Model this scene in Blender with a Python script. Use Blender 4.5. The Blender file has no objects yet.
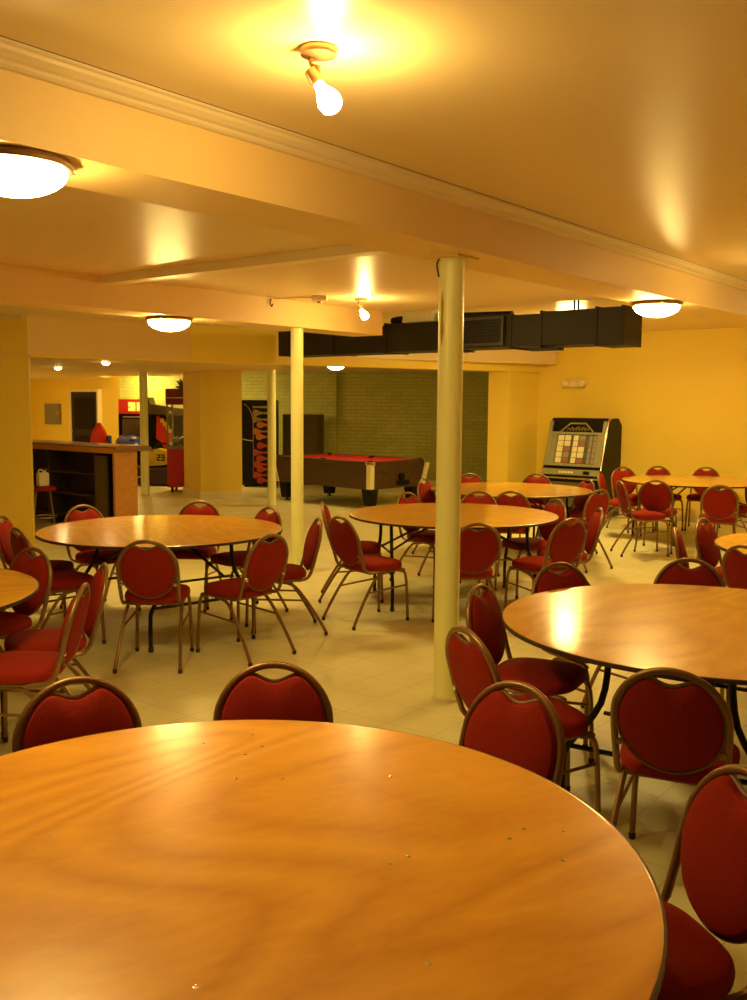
import bpy, bmesh, math, random
from mathutils import Vector, Matrix, noise
random.seed(7)
R = math.radians
col = bpy.context.scene.collection
# ------------------------------------------------------------------ the room's own grid: beams run along U, N is across them
A = R(38.5)
U = Vector((math.sin(A), math.cos(A), 0)); N = Vector((-math.cos(A), math.sin(A), 0))
def G(n, u, z=0): return N*n + U*u + Vector((0, 0, z))
GRID = math.atan2(U.y, U.x)            # rotation that turns local +X into U (and local +Y into N)

# ------------------------------------------------------------------ materials
def newmat(name):
    m = bpy.data.materials.new(name); m.use_nodes = True
    nt = m.node_tree; b = nt.nodes['Principled BSDF']
    return m, nt, b
def plain(name, c, rough=.6, metal=0.0, var=.06, scale=9.0, bump=0.0, coat=0.0, spec=.5):
    m, nt, b = newmat(name)
    tc = nt.nodes.new('ShaderNodeTexCoord'); no = nt.nodes.new('ShaderNodeTexNoise')
    no.inputs['Scale'].default_value = scale; no.inputs['Detail'].default_value = 4
    nt.links.new(tc.outputs['Object'], no.inputs['Vector'])
    mx = nt.nodes.new('ShaderNodeMix'); mx.data_type = 'RGBA'
    mx.inputs[6].default_value = (*[max(0, v*(1-var)) for v in c], 1); mx.inputs[7].default_value = (*[min(1, v*(1+var)) for v in c], 1)
    nt.links.new(no.outputs['Fac'], mx.inputs[0]); nt.links.new(mx.outputs[2], b.inputs['Base Color'])
    b.inputs['Roughness'].default_value = rough; b.inputs['Metallic'].default_value = metal
    b.inputs['Coat Weight'].default_value = coat; b.inputs['Specular IOR Level'].default_value = spec
    if bump:
        bp = nt.nodes.new('ShaderNodeBump'); bp.inputs['Strength'].default_value = bump; bp.inputs['Distance'].default_value = .01
        nt.links.new(no.outputs['Fac'], bp.inputs['Height']); nt.links.new(bp.outputs[0], b.inputs['Normal'])
    return m
def glow(name, c, s):
    m, nt, b = newmat(name)
    b.inputs['Base Color'].default_value = (*c, 1); b.inputs['Emission Color'].default_value = (*c, 1); b.inputs['Emission Strength'].default_value = s
    return m
def brick_mat(name, c1, c2, mortar, scale, w, h, ms, rough, bump, off=.5, rotz=0.0, wall=False):
    m, nt, b = newmat(name)
    tc = nt.nodes.new('ShaderNodeTexCoord'); mp = nt.nodes.new('ShaderNodeMapping')
    if wall: mp.inputs['Rotation'].default_value = (R(90), 0, 0)
    else: mp.inputs['Rotation'].default_value = (0, 0, rotz)
    nt.links.new(tc.outputs['Object'], mp.inputs['Vector'])
    br = nt.nodes.new('ShaderNodeTexBrick'); br.offset = off
    br.inputs['Color1'].default_value = (*c1, 1); br.inputs['Color2'].default_value = (*c2, 1); br.inputs['Mortar'].default_value = (*mortar, 1)
    br.inputs['Scale'].default_value = scale; br.inputs['Brick Width'].default_value = w; br.inputs['Row Height'].default_value = h
    br.inputs['Mortar Size'].default_value = ms; br.inputs['Mortar Smooth'].default_value = .3
    nt.links.new(mp.outputs[0], br.inputs['Vector'])
    no = nt.nodes.new('ShaderNodeTexNoise'); no.inputs['Scale'].default_value = 3.0; no.inputs['Detail'].default_value = 6
    nt.links.new(tc.outputs['Object'], no.inputs['Vector'])
    mr = nt.nodes.new('ShaderNodeMapRange'); mr.inputs[3].default_value = .82; mr.inputs[4].default_value = 1.14
    nt.links.new(no.outputs['Fac'], mr.inputs[0])
    mx = nt.nodes.new('ShaderNodeMix'); mx.data_type = 'RGBA'; mx.blend_type = 'MULTIPLY'; mx.inputs[0].default_value = 1
    nt.links.new(br.outputs['Color'], mx.inputs[6]); nt.links.new(mr.outputs[0], mx.inputs[7])
    nt.links.new(mx.outputs[2], b.inputs['Base Color']); b.inputs['Roughness'].default_value = rough
    bp = nt.nodes.new('ShaderNodeBump'); bp.inputs['Strength'].default_value = bump; bp.inputs['Distance'].default_value = .01; bp.invert = True
    nt.links.new(br.outputs['Fac'], bp.inputs['Height']); nt.links.new(bp.outputs[0], b.inputs['Normal'])
    return m
def wood_mat(name, c1, c2, rough, scale=1.0, stretch=(1, 6, 1), coat=0.0, bump=0.0):
    m, nt, b = newmat(name)
    tc = nt.nodes.new('ShaderNodeTexCoord'); mp = nt.nodes.new('ShaderNodeMapping')
    mp.inputs['Scale'].default_value = stretch; mp.inputs['Rotation'].default_value = (0, 0, R(62))
    oi = nt.nodes.new('ShaderNodeObjectInfo')
    ad = nt.nodes.new('ShaderNodeVectorMath'); ad.operation = 'ADD'
    sc = nt.nodes.new('ShaderNodeVectorMath'); sc.operation = 'SCALE'; sc.inputs[3].default_value = 3.0
    nt.links.new(oi.outputs['Location'], sc.inputs[0])
    nt.links.new(tc.outputs['Object'], ad.inputs[0]); nt.links.new(sc.outputs[0], ad.inputs[1]); nt.links.new(ad.outputs[0], mp.inputs['Vector'])
    n1 = nt.nodes.new('ShaderNodeTexNoise'); n1.inputs['Scale'].default_value = .8*scale; n1.inputs['Detail'].default_value = 2.0; n1.inputs['Distortion'].default_value = .7
    nt.links.new(mp.outputs[0], n1.inputs['Vector'])
    ml = nt.nodes.new('ShaderNodeMath'); ml.operation = 'MULTIPLY'; ml.inputs[1].default_value = 17.0
    nt.links.new(n1.outputs['Fac'], ml.inputs[0])
    pp = nt.nodes.new('ShaderNodeMath'); pp.operation = 'PINGPONG'; pp.inputs[1].default_value = .5
    nt.links.new(ml.outputs[0], pp.inputs[0])
    n2 = nt.nodes.new('ShaderNodeTexNoise'); n2.inputs['Scale'].default_value = 30*scale; n2.inputs['Detail'].default_value = 5
    nt.links.new(mp.outputs[0], n2.inputs['Vector'])
    a2 = nt.nodes.new('ShaderNodeMath'); a2.operation = 'MULTIPLY_ADD'; a2.inputs[1].default_value = .95
    nt.links.new(pp.outputs[0], a2.inputs[0])
    s2 = nt.nodes.new('ShaderNodeMath'); s2.operation = 'MULTIPLY'; s2.inputs[1].default_value = .55
    nt.links.new(n2.outputs['Fac'], s2.inputs[0]); nt.links.new(s2.outputs[0], a2.inputs[2])
    rp = nt.nodes.new('ShaderNodeValToRGB'); rp.color_ramp.elements[0].position = .22; rp.color_ramp.elements[1].position = .80
    rp.color_ramp.elements[0].color = (*c1, 1); rp.color_ramp.elements[1].color = (*c2, 1)
    nt.links.new(a2.outputs[0], rp.inputs[0]); nt.links.new(rp.outputs[0], b.inputs['Base Color'])
    b.inputs['Roughness'].default_value = rough; b.inputs['Coat Weight'].default_value = coat; b.inputs['Coat Roughness'].default_value = .14
    if bump:
        bp = nt.nodes.new('ShaderNodeBump'); bp.inputs['Strength'].default_value = bump; bp.inputs['Distance'].default_value = .004
        nt.links.new(n1.outputs['Fac'], bp.inputs['Height']); nt.links.new(bp.outputs[0], b.inputs['Normal']); nt.links.new(bp.outputs[0], b.inputs['Coat Normal'])
    return m
M = dict(
    ceiling=plain('cream_ceiling_paint', (.80, .65, .38), .38, scale=1.5, var=.03, bump=.0),
    beam=plain('warm_beam_paint', (.84, .62, .28), .5, scale=2, var=.03),
    yellow=plain('yellow_wall_paint', (.89, .68, .10), .6, scale=1.2, var=.04),
    fill_cut=plain('fill_cutting_brown_paint', (.22, .12, .05), .6, scale=2, var=.1),  # dark brown put on the unseen walls to cut fill from behind the camera
    batten=plain('pale_batten_paint', (.92, .84, .58), .5, scale=3, var=.04),
    crown=plain('cream_moulding_paint', (.80, .68, .46), .4, scale=3, var=.04),
    post=plain('pale_yellow_gloss_paint', (.88, .92, .44), .3, scale=5, var=.05),
    base=plain('cream_baseboard_paint', (.80, .74, .48), .45, scale=4, var=.04),
    floor=brick_mat('cream_vinyl_tiles', (.82, .81, .46), (.78, .77, .43), (.60, .58, .32), 1.0, .305, .305, .003, .42, .15, off=0, rotz=-GRID),
    brick=brick_mat('olive_painted_brick', (.56, .58, .15), (.50, .52, .135), (.40, .42, .10), 1.0, .22, .075, .006, .6, .7, wall=True),
    tabletop=wood_mat('varnished_plywood', (.72, .32, .022), (.92, .48, .050), .28, scale=.9, stretch=(.55, 1.5, 1), coat=1.0, bump=.03),
    edge=plain('dark_table_edging', (.045, .025, .012), .45),
    steel=plain('black_folding_steel', (.012, .011, .010), .45, metal=.3),
    fabric=plain('red_seat_fabric', (.27, .016, .005), .85, scale=120, var=.25, bump=.15, spec=.2),
    frame=plain('bronze_chair_frame', (.26, .15, .06), .38, metal=.55, scale=15, var=.1),
    border=plain('brown_pad_piping', (.17, .085, .035), .5),
    glide=plain('dark_plastic_glide', (.03, .02, .015), .5),
    chrome=plain('polished_chrome', (.75, .72, .66), .18, metal=1.0),
    nickel=plain('brushed_bronze_metal', (.42, .27, .14), .35, metal=.8),
    duct=plain('black_duct_paint', (.012, .011, .009), .6, scale=6, var=.2),
    black=plain('black_laminate', (.008, .007, .006), .4, spec=.22),
    foil=plain('crinkled_foil_wrap', (.92, .84, .60), .4, metal=.1, scale=40, var=.3, bump=1.0),
    felt=plain('red_pool_cloth', (.62, .030, .025), .9, scale=60, var=.1),
    walnut=wood_mat('dark_walnut_laminate', (.055, .026, .012), (.115, .058, .026), .4, scale=2, stretch=(1, 8, 1)),
    olive=plain('olive_brown_panel', (.115, .090, .022), .6),
    barwood=wood_mat('orange_bar_wood', (.50, .22, .045), (.66, .33, .075), .45, scale=2, stretch=(1, 1, 7)),
    bartop=plain('brown_bar_top', (.23, .12, .06), .28, scale=3, var=.25, coat=.3),
    darkwood=plain('dark_bar_shelving', (.05, .032, .018), .6, scale=4, var=.3),
    red=plain('red_enamel', (.48, .016, .012), .4),
    plastic_red=plain('bright_red_vinyl', (.75, .045, .02), .4),
    yplastic=plain('bright_yellow_plastic', (.85, .72, .05), .35),
    bplastic=plain('deep_blue_plastic', (.03, .08, .50), .25),
    purple=plain('dark_purple_base', (.050, .028, .050), .5),
    white=plain('white_plastic', (.80, .78, .66), .4),
    grey=plain('grey_metal_box', (.25, .23, .18), .5),
    juke_frame=plain('aged_pewter_trim', (.36, .36, .22), .4, metal=.3, scale=20, var=.15),
    card=plain('pale_title_cards', (.90, .88, .55), .6),
    cardred=plain('dark_red_artwork', (.30, .05, .03), .6),
    doorblack=plain('dark_door_panel', (.018, .016, .020), .4),
    orange=plain('orange_flame_paint', (.60, .22, .05), .5),
    flamered=plain('red_flame_paint', (.50, .050, .018), .5),
    flameyel=plain('olive_flame_paint', (.42, .36, .10), .5),
    dome=glow('lit_dome_glass', (1, .67, .20), 36),
    dome_bright=glow('bright_dome_glass', (1, .69, .20), 80),
    bulb=glow('lit_bulb_glass', (1, .67, .20), 110),
    down=glow('lit_downlight_lens', (1, .70, .30), 38),
    sign=glow('lit_yellow_lettering', (1, .75, .10), .35),
    signred=glow('lit_red_sign_face', (.9, .04, .01), .07),
)
def glass(name):
    m, nt, b = newmat(name)
    b.inputs['Base Color'].default_value = (.8, .78, .7, 1); b.inputs['Roughness'].default_value = .06
    b.inputs['Alpha'].default_value = .08
    return m
M['glass'] = glass('clear_cabinet_glass')

# ------------------------------------------------------------------ mesh helpers
def link(name, bm, mat, parent=None, smooth=False, loc=None):
    bmesh.ops.recalc_face_normals(bm, faces=bm.faces)
    me = bpy.data.meshes.new(name); bm.to_mesh(me); bm.free()
    if isinstance(mat, (list, tuple)):
        for m in mat: me.materials.append(m)
    else: me.materials.append(mat)
    if smooth:
        me.shade_smooth()
        try: me.set_sharp_from_angle(angle=R(40))
        except Exception: pass
    o = bpy.data.objects.new(name, me); col.objects.link(o)
    if parent: o.parent = parent
    if loc: o.location = loc
    return o
def tag(o, label=None, cat=None, group=None, kind=None):
    if label: o['label'] = label
    if cat: o['category'] = cat
    if group: o['group'] = group
    if kind: o['kind'] = kind
    return o
def thing(name, label, cat, loc, rz=0.0, group=None):
    o = bpy.data.objects.new(name, None); col.objects.link(o); o.empty_display_size = .1
    o.location = loc; o.rotation_euler = (0, 0, rz)
    return tag(o, label, cat, group)
def struct(name, bm, mat, smooth=False, label=None):
    o = link(name, bm, mat, smooth=smooth); o['kind'] = 'structure'
    return o
def nb(): return bmesh.new()
def box(bm, x0, x1, y0, y1, z0, z1, bev=0.0, mat=None):
    r = bmesh.ops.create_cube(bm, size=1)
    for v in r['verts']:
        v.co = Vector(((x0+x1)/2 + v.co.x*(x1-x0), (y0+y1)/2 + v.co.y*(y1-y0), (z0+z1)/2 + v.co.z*(z1-z0)))
    if mat is not None:
        for f in {f for v in r['verts'] for f in v.link_faces}: f.material_index = mat
    if bev:
        bmesh.ops.bevel(bm, geom=list({e for v in r['verts'] for e in v.link_edges}), offset=bev, segments=2, profile=.6, affect='EDGES')
    return bm
def gbox(bm, n0, n1, u0, u1, z0, z1):
    vs = [bm.verts.new(G(n, u, z)) for z in (z0, z1) for n, u in ((n0, u0), (n1, u0), (n1, u1), (n0, u1))]
    for f in ((0, 1, 2, 3), (4, 5, 6, 7), (0, 1, 5, 4), (1, 2, 6, 5), (2, 3, 7, 6), (3, 0, 4, 7)): bm.faces.new([vs[i] for i in f])
    return bm
def prism(bm, pts, z0, z1):
    lo = [bm.verts.new((p[0], p[1], z0)) for p in pts]; hi = [bm.verts.new((p[0], p[1], z1)) for p in pts]
    bm.faces.new(lo); bm.faces.new(hi)
    for i in range(len(pts)):
        j = (i+1) % len(pts); bm.faces.new((lo[i], lo[j], hi[j], hi[i]))
    return bm
def extrude(bm, pts, axis, a, b):
    """outline of (p, q) pairs pushed from a to b along axis: 'x' -> (p=y, q=z); 'y' -> (p=x, q=z)"""
    mk = (lambda p, q, t: (t, p, q)) if axis == 'x' else (lambda p, q, t: (p, t, q))
    lo = [bm.verts.new(mk(p, q, a)) for p, q in pts]; hi = [bm.verts.new(mk(p, q, b)) for p, q in pts]
    bm.faces.new(lo); bm.faces.new(hi)
    for i in range(len(pts)):
        j = (i+1) % len(pts); bm.faces.new((lo[i], lo[j], hi[j], hi[i]))
    return bm
def tube(bm, path, r, seg=8, closed=False, cap=True):
    P = [Vector(p) for p in path]; n = len(P); rings = []
    rr = r if isinstance(r, (list, tuple)) else [r]*n
    up = None
    for i in range(n):
        a = P[i-1] if (i > 0 or closed) else P[i]; b = P[(i+1) % n] if (i < n-1 or closed) else P[i]
        t = (b-a).normalized()
        if up is None:
            up = Vector((0, 0, 1)) if abs(t.z) < .9 else Vector((1, 0, 0))
        s = t.cross(up).normalized(); up = s.cross(t).normalized()
        rings.append([bm.verts.new(P[i] + (s*math.cos(k*2*math.pi/seg) + up*math.sin(k*2*math.pi/seg))*rr[i]) for k in range(seg)])
    for i in range(n if closed else n-1):
        a, b = rings[i], rings[(i+1) % n]
        for k in range(seg): bm.faces.new((a[k], a[(k+1) % seg], b[(k+1) % seg], b[k]))
    if cap and not closed:
        bm.faces.new(rings[0]); bm.faces.new(rings[-1])
    return bm
def curve(pts, k=5):
    P = [Vector(p) for p in pts]; out = []
    for i in range(len(P)-1):
        p0 = P[max(i-1, 0)]; p1 = P[i]; p2 = P[i+1]; p3 = P[min(i+2, len(P)-1)]
        for j in range(k):
            t = j/k
            out.append(.5*((2*p1) + (p2-p0)*t + (2*p0-5*p1+4*p2-p3)*t*t + (3*p1-p0-3*p2+p3)*t**3))
    out.append(P[-1]); return out
def lathe(bm, prof, seg=32, c=(0, 0, 0), mat=0):
    rings = []
    for r, z in prof:
        if r < 1e-5: rings.append([bm.verts.new((c[0], c[1], c[2]+z))])
        else: rings.append([bm.verts.new((c[0]+r*math.cos(2*math.pi*k/seg), c[1]+r*math.sin(2*math.pi*k/seg), c[2]+z)) for k in range(seg)])
    for a, b in zip(rings, rings[1:]):
        for k in range(seg):
            q = [a[k % len(a)], a[(k+1) % len(a)], b[(k+1) % len(b)], b[k % len(b)]]
            q = list(dict.fromkeys(q))
            if len(q) > 2: bm.faces.new(q).material_index = mat
    for ring in (rings[0], rings[-1]):
        if len(ring) > 2: bm.faces.new(ring).material_index = mat
    return bm
def cushion(bm, outline, prof, centre):
    """outline: closed list of 3D points on the cushion's mid plane; prof: (scale, offset along normal) list; normal given by centre tuple (c, nrm)"""
    c, nrm = Vector(centre[0]), Vector(centre[1]).normalized()
    rings = []
    for s, d in prof:
        if s == 0: rings.append([bm.verts.new(c + nrm*d)])
        else: rings.append([bm.verts.new(c + (Vector(p)-c)*s + nrm*d) for p in outline])
    n = len(outline)
    for a, b in zip(rings, rings[1:]):
        for k in range(n):
            q = list(dict.fromkeys([a[k % len(a)], a[(k+1) % len(a)], b[(k+1) % len(b)], b[k % len(b)]]))
            if len(q) > 2: bm.faces.new(q)
    return bm
def copy_tree(root, loc, rz, label, group=None):
    r = root.copy(); col.objects.link(r); r.location = loc; r.rotation_euler = (0, 0, rz); r['label'] = label
    if group: r['group'] = group
    for ch in root.children:
        c = ch.copy(); col.objects.link(c); c.parent = r
        for g in ch.children:
            d = g.copy(); col.objects.link(d); d.parent = c
    return r

# ================================================================== THE ROOM
FLW, FLC = (-5.85, 21.95), (2.75, 19.35)                       # far corners of the brick wall
struct('floor', prism(nb(), [tuple(G(-3.3, -1.8)[:2]), tuple(G(-3.3, 16)[:2]), (6, 24), (-4, 30), (-14, 30), (-11, 8)], -.12, 0), M['floor'])
struct('ceiling', gbox(nb(), -3.2, 3.0, -1.7, 14.1, 2.82, 3.1), M['ceiling'])
struct('ceiling', gbox(nb(), 3.0, 15.2, -1.7, 8.3, 2.70, 3.1), M['ceiling'])
struct('ceiling', gbox(nb(), 3.0, 9.4, 8.3, 14.1, 2.82, 3.1), M['ceiling'])
struct('ceiling', prism(nb(), [(-8.5, 11.02), (-3.98, 11.02), (-1.28, 12.95), (-1.55, 15.75), (-2.3, 16.7), (-3.3, 17.4), (-3.85, 20.3), (-5.95, 20.6), (-6.3, 24), (-12.5, 28), (-12.5, 20)], 2.25, 3.1), M['beam'])
struct('ceiling', prism(nb(), [(-1.28, 12.95), (2.9, 15.3), (3.4, 20.5), (-3.9, 22.4), (-3.3, 17.4), (-2.3, 16.7), (-1.55, 15.75)], 2.35, 3.1), M['ceiling'])
struct('ceiling', prism(nb(), [(-3.8, 20.2), (-3.9, 22.5), (-6.4, 24), (-6.0, 20.5)], 2.42, 3.12), M['ceiling'])
# beams
struct('trim_1', gbox(nb(), 2.83, 3.23, -1.6, 14, 2.54, 3.0), M['beam'])
struct('trim_2', gbox(nb(), 6.40, 6.80, -1.6, 8.18, 2.45, 3.0), M['beam'])
d3 = Vector((6.69, 4.35, 0)).normalized(); q3 = Vector((-d3.y, d3.x, 0))*.30
b0, b1 = Vector((-3.99, 11.12, 0)), Vector((2.78, 15.52, 0))
struct('trim_3', prism(nb(), [tuple(b0[:2]), tuple(b1[:2]), tuple((b1+q3)[:2]), tuple((b0+q3)[:2])], 2.23, 3.05), M['yellow'])
# crown moulding along the first beam: a stepped, rounded profile swept along U
cp = [(2.83, 2.755), (2.815, 2.757), (2.805, 2.765), (2.800, 2.775), (2.785, 2.780), (2.765, 2.795), (2.760, 2.806), (2.748, 2.810), (2.748, 2.8195), (2.83, 2.8195)]
bm = nb(); lo = [bm.verts.new(G(n, -1.6, z)) for n, z in cp]; hi = [bm.verts.new(G(n, 13.9, z)) for n, z in cp]
bm.faces.new(lo); bm.faces.new(hi)
for i in range(len(cp)): bm.faces.new((lo[i], lo[(i+1) % len(cp)], hi[(i+1) % len(cp)], hi[i]))
struct('trim_4', bm, M['crown'])
struct('trim_5', gbox(nb(), 2.742, 2.83, -1.6, 13.9, 2.8196, 2.825), M['edge'])
struct('trim_6', gbox(nb(), 3.23, 6.40, 4.60, 4.72, 2.64, 2.701), M['batten'])
# walls (thick slabs in plan)
def wall(name, p, q, mat, z1=3.0, t=.2, z0=0.0):
    """slab from p to q with its thickness on the left of p->q"""
    p, q = Vector((*p, 0)), Vector((*q, 0)); d = (q-p).normalized(); s = Vector((-d.y, d.x, 0))*t
    L = (q-p).length; bm = nb(); box(bm, 0, L, 0, t, z0, z1)
    o = struct(name, bm, mat); o.location = p; o.rotation_euler = (0, 0, math.atan2(d.y, d.x)); return o
g2 = lambda n, u: tuple(G(n, u)[:2])
cornerR = g2(7.62, 13.87)
wall('wall_right', cornerR, g2(-3, 13.87), M['yellow'])
wall('wall_back', g2(-3, 13.87), g2(-3, -1.5), M['fill_cut'])
wall('wall_near_left', g2(-3, -1.5), g2(9.2, -1.5), M['fill_cut'])
wall('wall_left', g2(9.2, -1.5), (-8.1, 11.0), M['yellow'])
struct('wall_left_front', prism(nb(), [(-8.2, 11.0), (-3.97, 11.0), (-4.22, 11.75), (-8.2, 11.75)], 0, 2.9), M['yellow'])
wall('wall_bar_left', (-8.1, 11.5), (-12.1, 27.2), M['yellow'])
wall('wall_far_left', (-12.1, 26.95), FLW, M['yellow'])
wall('wall_brick', FLW, FLC, M['brick'])
wall('wall_game_right', FLC, (1.86, 15.4), M['brick'])
struct('wall_pilaster', prism(nb(), [(1.83, 15.32), (2.13, 15.09), cornerR, (cornerR[0]+.15, cornerR[1]+.2), (1.95, 15.9)], 0, 2.6), M['yellow'])
dB = (Vector((*FLC, 0))-Vector((*FLW, 0))).normalized()
o = wall('wall_brick_pier', tuple((Vector((*FLW, 0))+dB*5.12)[:2]), tuple((Vector((*FLW, 0))+dB*5.30)[:2]), M['brick'], t=.2); o.location += Vector((dB.y, -dB.x, 0))*.10
# cornice step and seam on the left front wall
struct('trim_7', box(nb(), -8, -4.02, 10.955, 10.998, 2.655, 2.699), M['crown'])
struct('trim_8', box(nb(), -8, -3.97, 10.985, 10.998, 2.235, 2.25), M['beam'])
# square yellow column with its baseboard
cpts = [(-3.07, 16.82), (-2.33, 16.79), (-2.55, 17.65), (-3.56, 17.8)]
struct('pillar', prism(nb(), cpts, 0, 2.4), M['yellow'])
cc = Vector((sum(p[0] for p in cpts)/4, sum(p[1] for p in cpts)/4))
bp_ = [tuple(cc + (Vector(p)-cc)*1.06) for p in cpts]
struct('baseboard_column', prism(nb(), bp_, 0, .13), M['base'])
# skirtings
for nm, p, q in (('baseboard_right', cornerR, g2(-3, 13.87)), ('baseboard_brick', FLW, FLC), ('baseboard_far_left', (-12.1, 26.95), FLW)):
    p, q = Vector((*p, 0)), Vector((*q, 0)); d = (q-p).normalized()
    o = struct(nm, box(nb(), .02, (q-p).length-.02, -.018, -.001, 0, .11), M['base']); o.location = p; o.rotation_euler = (0, 0, math.atan2(d.y, d.x))

# steel posts
def post(name, x, y, r, top, label):
    t = thing(name, label, 'pillar', (x, y, 0)); t['kind'] = 'structure'
    link('shaft', lathe(nb(), [(r*1.02, 0), (r, .03), (r*1.0, top-.02), (r, top)], 36), M['post'], t, smooth=True)
    link('base_plate', lathe(nb(), [(r*1.14, 0), (r*1.14, .02), (r*1.02, .026)], 36), M['base'], t, smooth=True)
    return t
p1 = post('steel_post', .43, 5.43, .072, 2.54, 'thick round cream steel post in front of the centre table, tallest in view')
link('cap_plate', box(nb(), -.11, .11, -.11, .11, 2.528, 2.54), M['beam'], p1).rotation_euler = (0, 0, GRID)
bm = nb(); tube(bm, curve([(-.072, -.022, 2.53), (-.085, -.025, 2.50), (-.080, -.02, 2.46), (-.074, -.02, 2.43)]), .005, 6)
link('cable_clip', bm, M['steel'], p1, smooth=True)
# an old rust-brown scar high on the thick post
bm = nb()
zs = [2.05+.30*i/8 for i in range(9)]
wd = [.02, .10, .16, .15, .10, .12, .16, .09, .02]
an0 = math.radians(222)
ra = [[bm.verts.new((.0732*math.cos(an0+s*w), .0732*math.sin(an0+s*w), z)) for s in (-1, 0, 1)] for z, w in zip(zs, wd)]
for a, b in zip(ra, ra[1:]):
    for k in range(2): bm.faces.new((a[k], a[k+1], b[k+1], b[k]))
link('paint_scar', bm, plain('bare_brown_scar', (.50, .32, .06), .6), p1, smooth=True)
post('steel_post', -.765, 9.48, .062, 2.45, 'slim round cream post just left of the pool table')
post('steel_post', -1.69, 15.75, .070, 2.26, 'thin round post standing at left end of the pool table')
post('steel_post', -4.20, 17.40, .075, 2.26, 'thin round post in front of the motorbike arcade machines')

# doorway and boxes in the far left wall (local frame of wall: plane u = 13.6)
def gframe(name, label, cat, n, u, z=0, group=None):
    return thing(name, label, cat, G(n, u, z), GRID, group)      # local +X = U (away), local +Y = N (left)
bm = nb(); box(bm, -.09, -.005, -.02, 1.03, 0, 1.97); dr = struct('door_1', bm, M['doorblack']); dr.location = G(19.0, 13.55); dr.rotation_euler = (0, 0, GRID)
bm = nb()
box(bm, -.12, -.0, -.08, -.02, 0, 1.99); box(bm, -.12, -.0, 1.03, 1.09, 0, 1.99); box(bm, -.12, -.0, -.02, 1.03, 1.93, 1.99)
link('door_frame', bm, M['base'], dr)
bm = nb(); box(bm, -.105, -.09, .12, .90, 1.05, 1.80); link('door_panel', bm, M['black'], dr)
bm = nb(); box(bm, -.105, -.09, .12, .90, .15, .90); link('door_panel', bm, M['black'], dr)
bm = nb(); lathe(bm, [(.0, -.03), (.03, -.02), (.03, .02), (0, .03)], 12, (-.12, .95, 1.0)); link('door_knob', bm, M['chrome'], dr, smooth=True)
t = gframe('electrical_panel', 'grey square electrical panel on yellow wall left of the dark door', 'electrical panel', 20.58, 13.55, 1.14)
link('cover', box(nb(), -.08, 0, 0, .62, 0, .50, .01), M['grey'], t)
link('latch', box(nb(), -.10, -.08, .05, .09, .22, .30, .004), M['chrome'], t)
t = gframe('emergency_light', 'small oval twin-head emergency light high on yellow wall above the jukebox', 'emergency light', 6.95, 13.87, 1.99)
link('housing', box(nb(), -.07, -.002, -.10, .10, 0, .11, .02), M['crown'], t, smooth=True)
for s in (-1, 1):
    bm = nb(); bmesh.ops.create_uvsphere(bm, u_segments=16, v_segments=10, radius=.062)
    for v in bm.verts: v.co = Vector((v.co.x*.6-.08, v.co.y*1.15+s*.145, v.co.z+.055))
    link('lamp_head', bm, M['crown'], t, smooth=True)
t = gframe('wall_switch', 'small switch plate on the yellow wall between emergency light and jukebox', 'switch', 6.88, 13.87, 1.56)
link('plate', box(nb(), -.012, -.001, -.04, .04, 0, .12, .003), M['yellow'], t)
link('toggle', box(nb(), -.026, -.012, -.008, .008, .045, .075, .002), M['base'], t)

# ================================================================== CEILING THINGS
def dome_lamp(name, n, u, z, label, r=.185, mat='dome'):
    t = thing(name, label, 'ceiling lamp', G(n, u, z), 0, 'lit dome ceiling lamps')
    k = r/.185
    link('rim', lathe(nb(), [(.10*k, 0), (.192*k, -.004), (.200*k, -.016), (.196*k, -.030), (.180*k, -.034)], 40), M['nickel'], t, smooth=True)
    g = [(.182*k*math.cos(a), -.030-.090*k*math.sin(a)) for a in [i*math.pi/20 for i in range(11)]]
    g[-1] = (0, g[-1][1])
    link('glass_bowl', lathe(nb(), g, 40), M[mat], t, smooth=True)
    for i in range(3):
        a = 2.1*i+.4; bm = nb(); lathe(bm, [(0, -.01), (.008, -.008), (.008, .008), (0, .01)], 10, (.199*k*math.cos(a), .199*k*math.sin(a), -.022))
        link('thumb_screw', bm, M['chrome'], t, smooth=True)
    return t
dome_lamp('dome_lamp', 3.03, 1.83, 2.54, 'large lit dome lamp cut off by left picture edge, under the nearest beam')
dome_lamp('dome_lamp', 3.03, 7.42, 2.54, 'lit dome lamp under the long beam at right, beside the black duct end')
dome_lamp('dome_lamp', 6.60, 5.43, 2.45, 'lit dome lamp under the second beam at left, above the bar')
t = dome_lamp('dome_lamp', 0, 0, 2.35, 'small lit dome lamp above the pool table, near the brick wall', .14); t.location = (-.63, 15.7, 2.35)
t = dome_lamp('dome_lamp', 5.55, 10.9, 2.82, 'dome lamp on the ceiling hidden behind the black duct', mat='dome_bright')
t = dome_lamp('dome_lamp', 1.6, 12.2, 2.82, 'added dome lamp outside the right picture edge to brighten the yellow wall')  # unseen lamp, added to brighten the right wall
t = dome_lamp('dome_lamp', 0, 0, 2.25, 'added dome lamp hidden behind the square yellow column to light the arcade'); t.location = (-3.55, 19.6, 2.25)  # added out of sight behind the column to light the arcade end
t = dome_lamp('dome_lamp', 0, 0, 2.25, 'added dome lamp out of view in the far left room, lighting its walls'); t.location = (-8.6, 20.6, 2.25)  # added beyond the view so the far left walls get light

t = dome_lamp('dome_lamp', 0, 0, 2.42, 'dome lamp in raised ceiling beyond the low soffit, over the arcade machines'); t.location = (-5.24, 21.2, 2.42)

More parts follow.
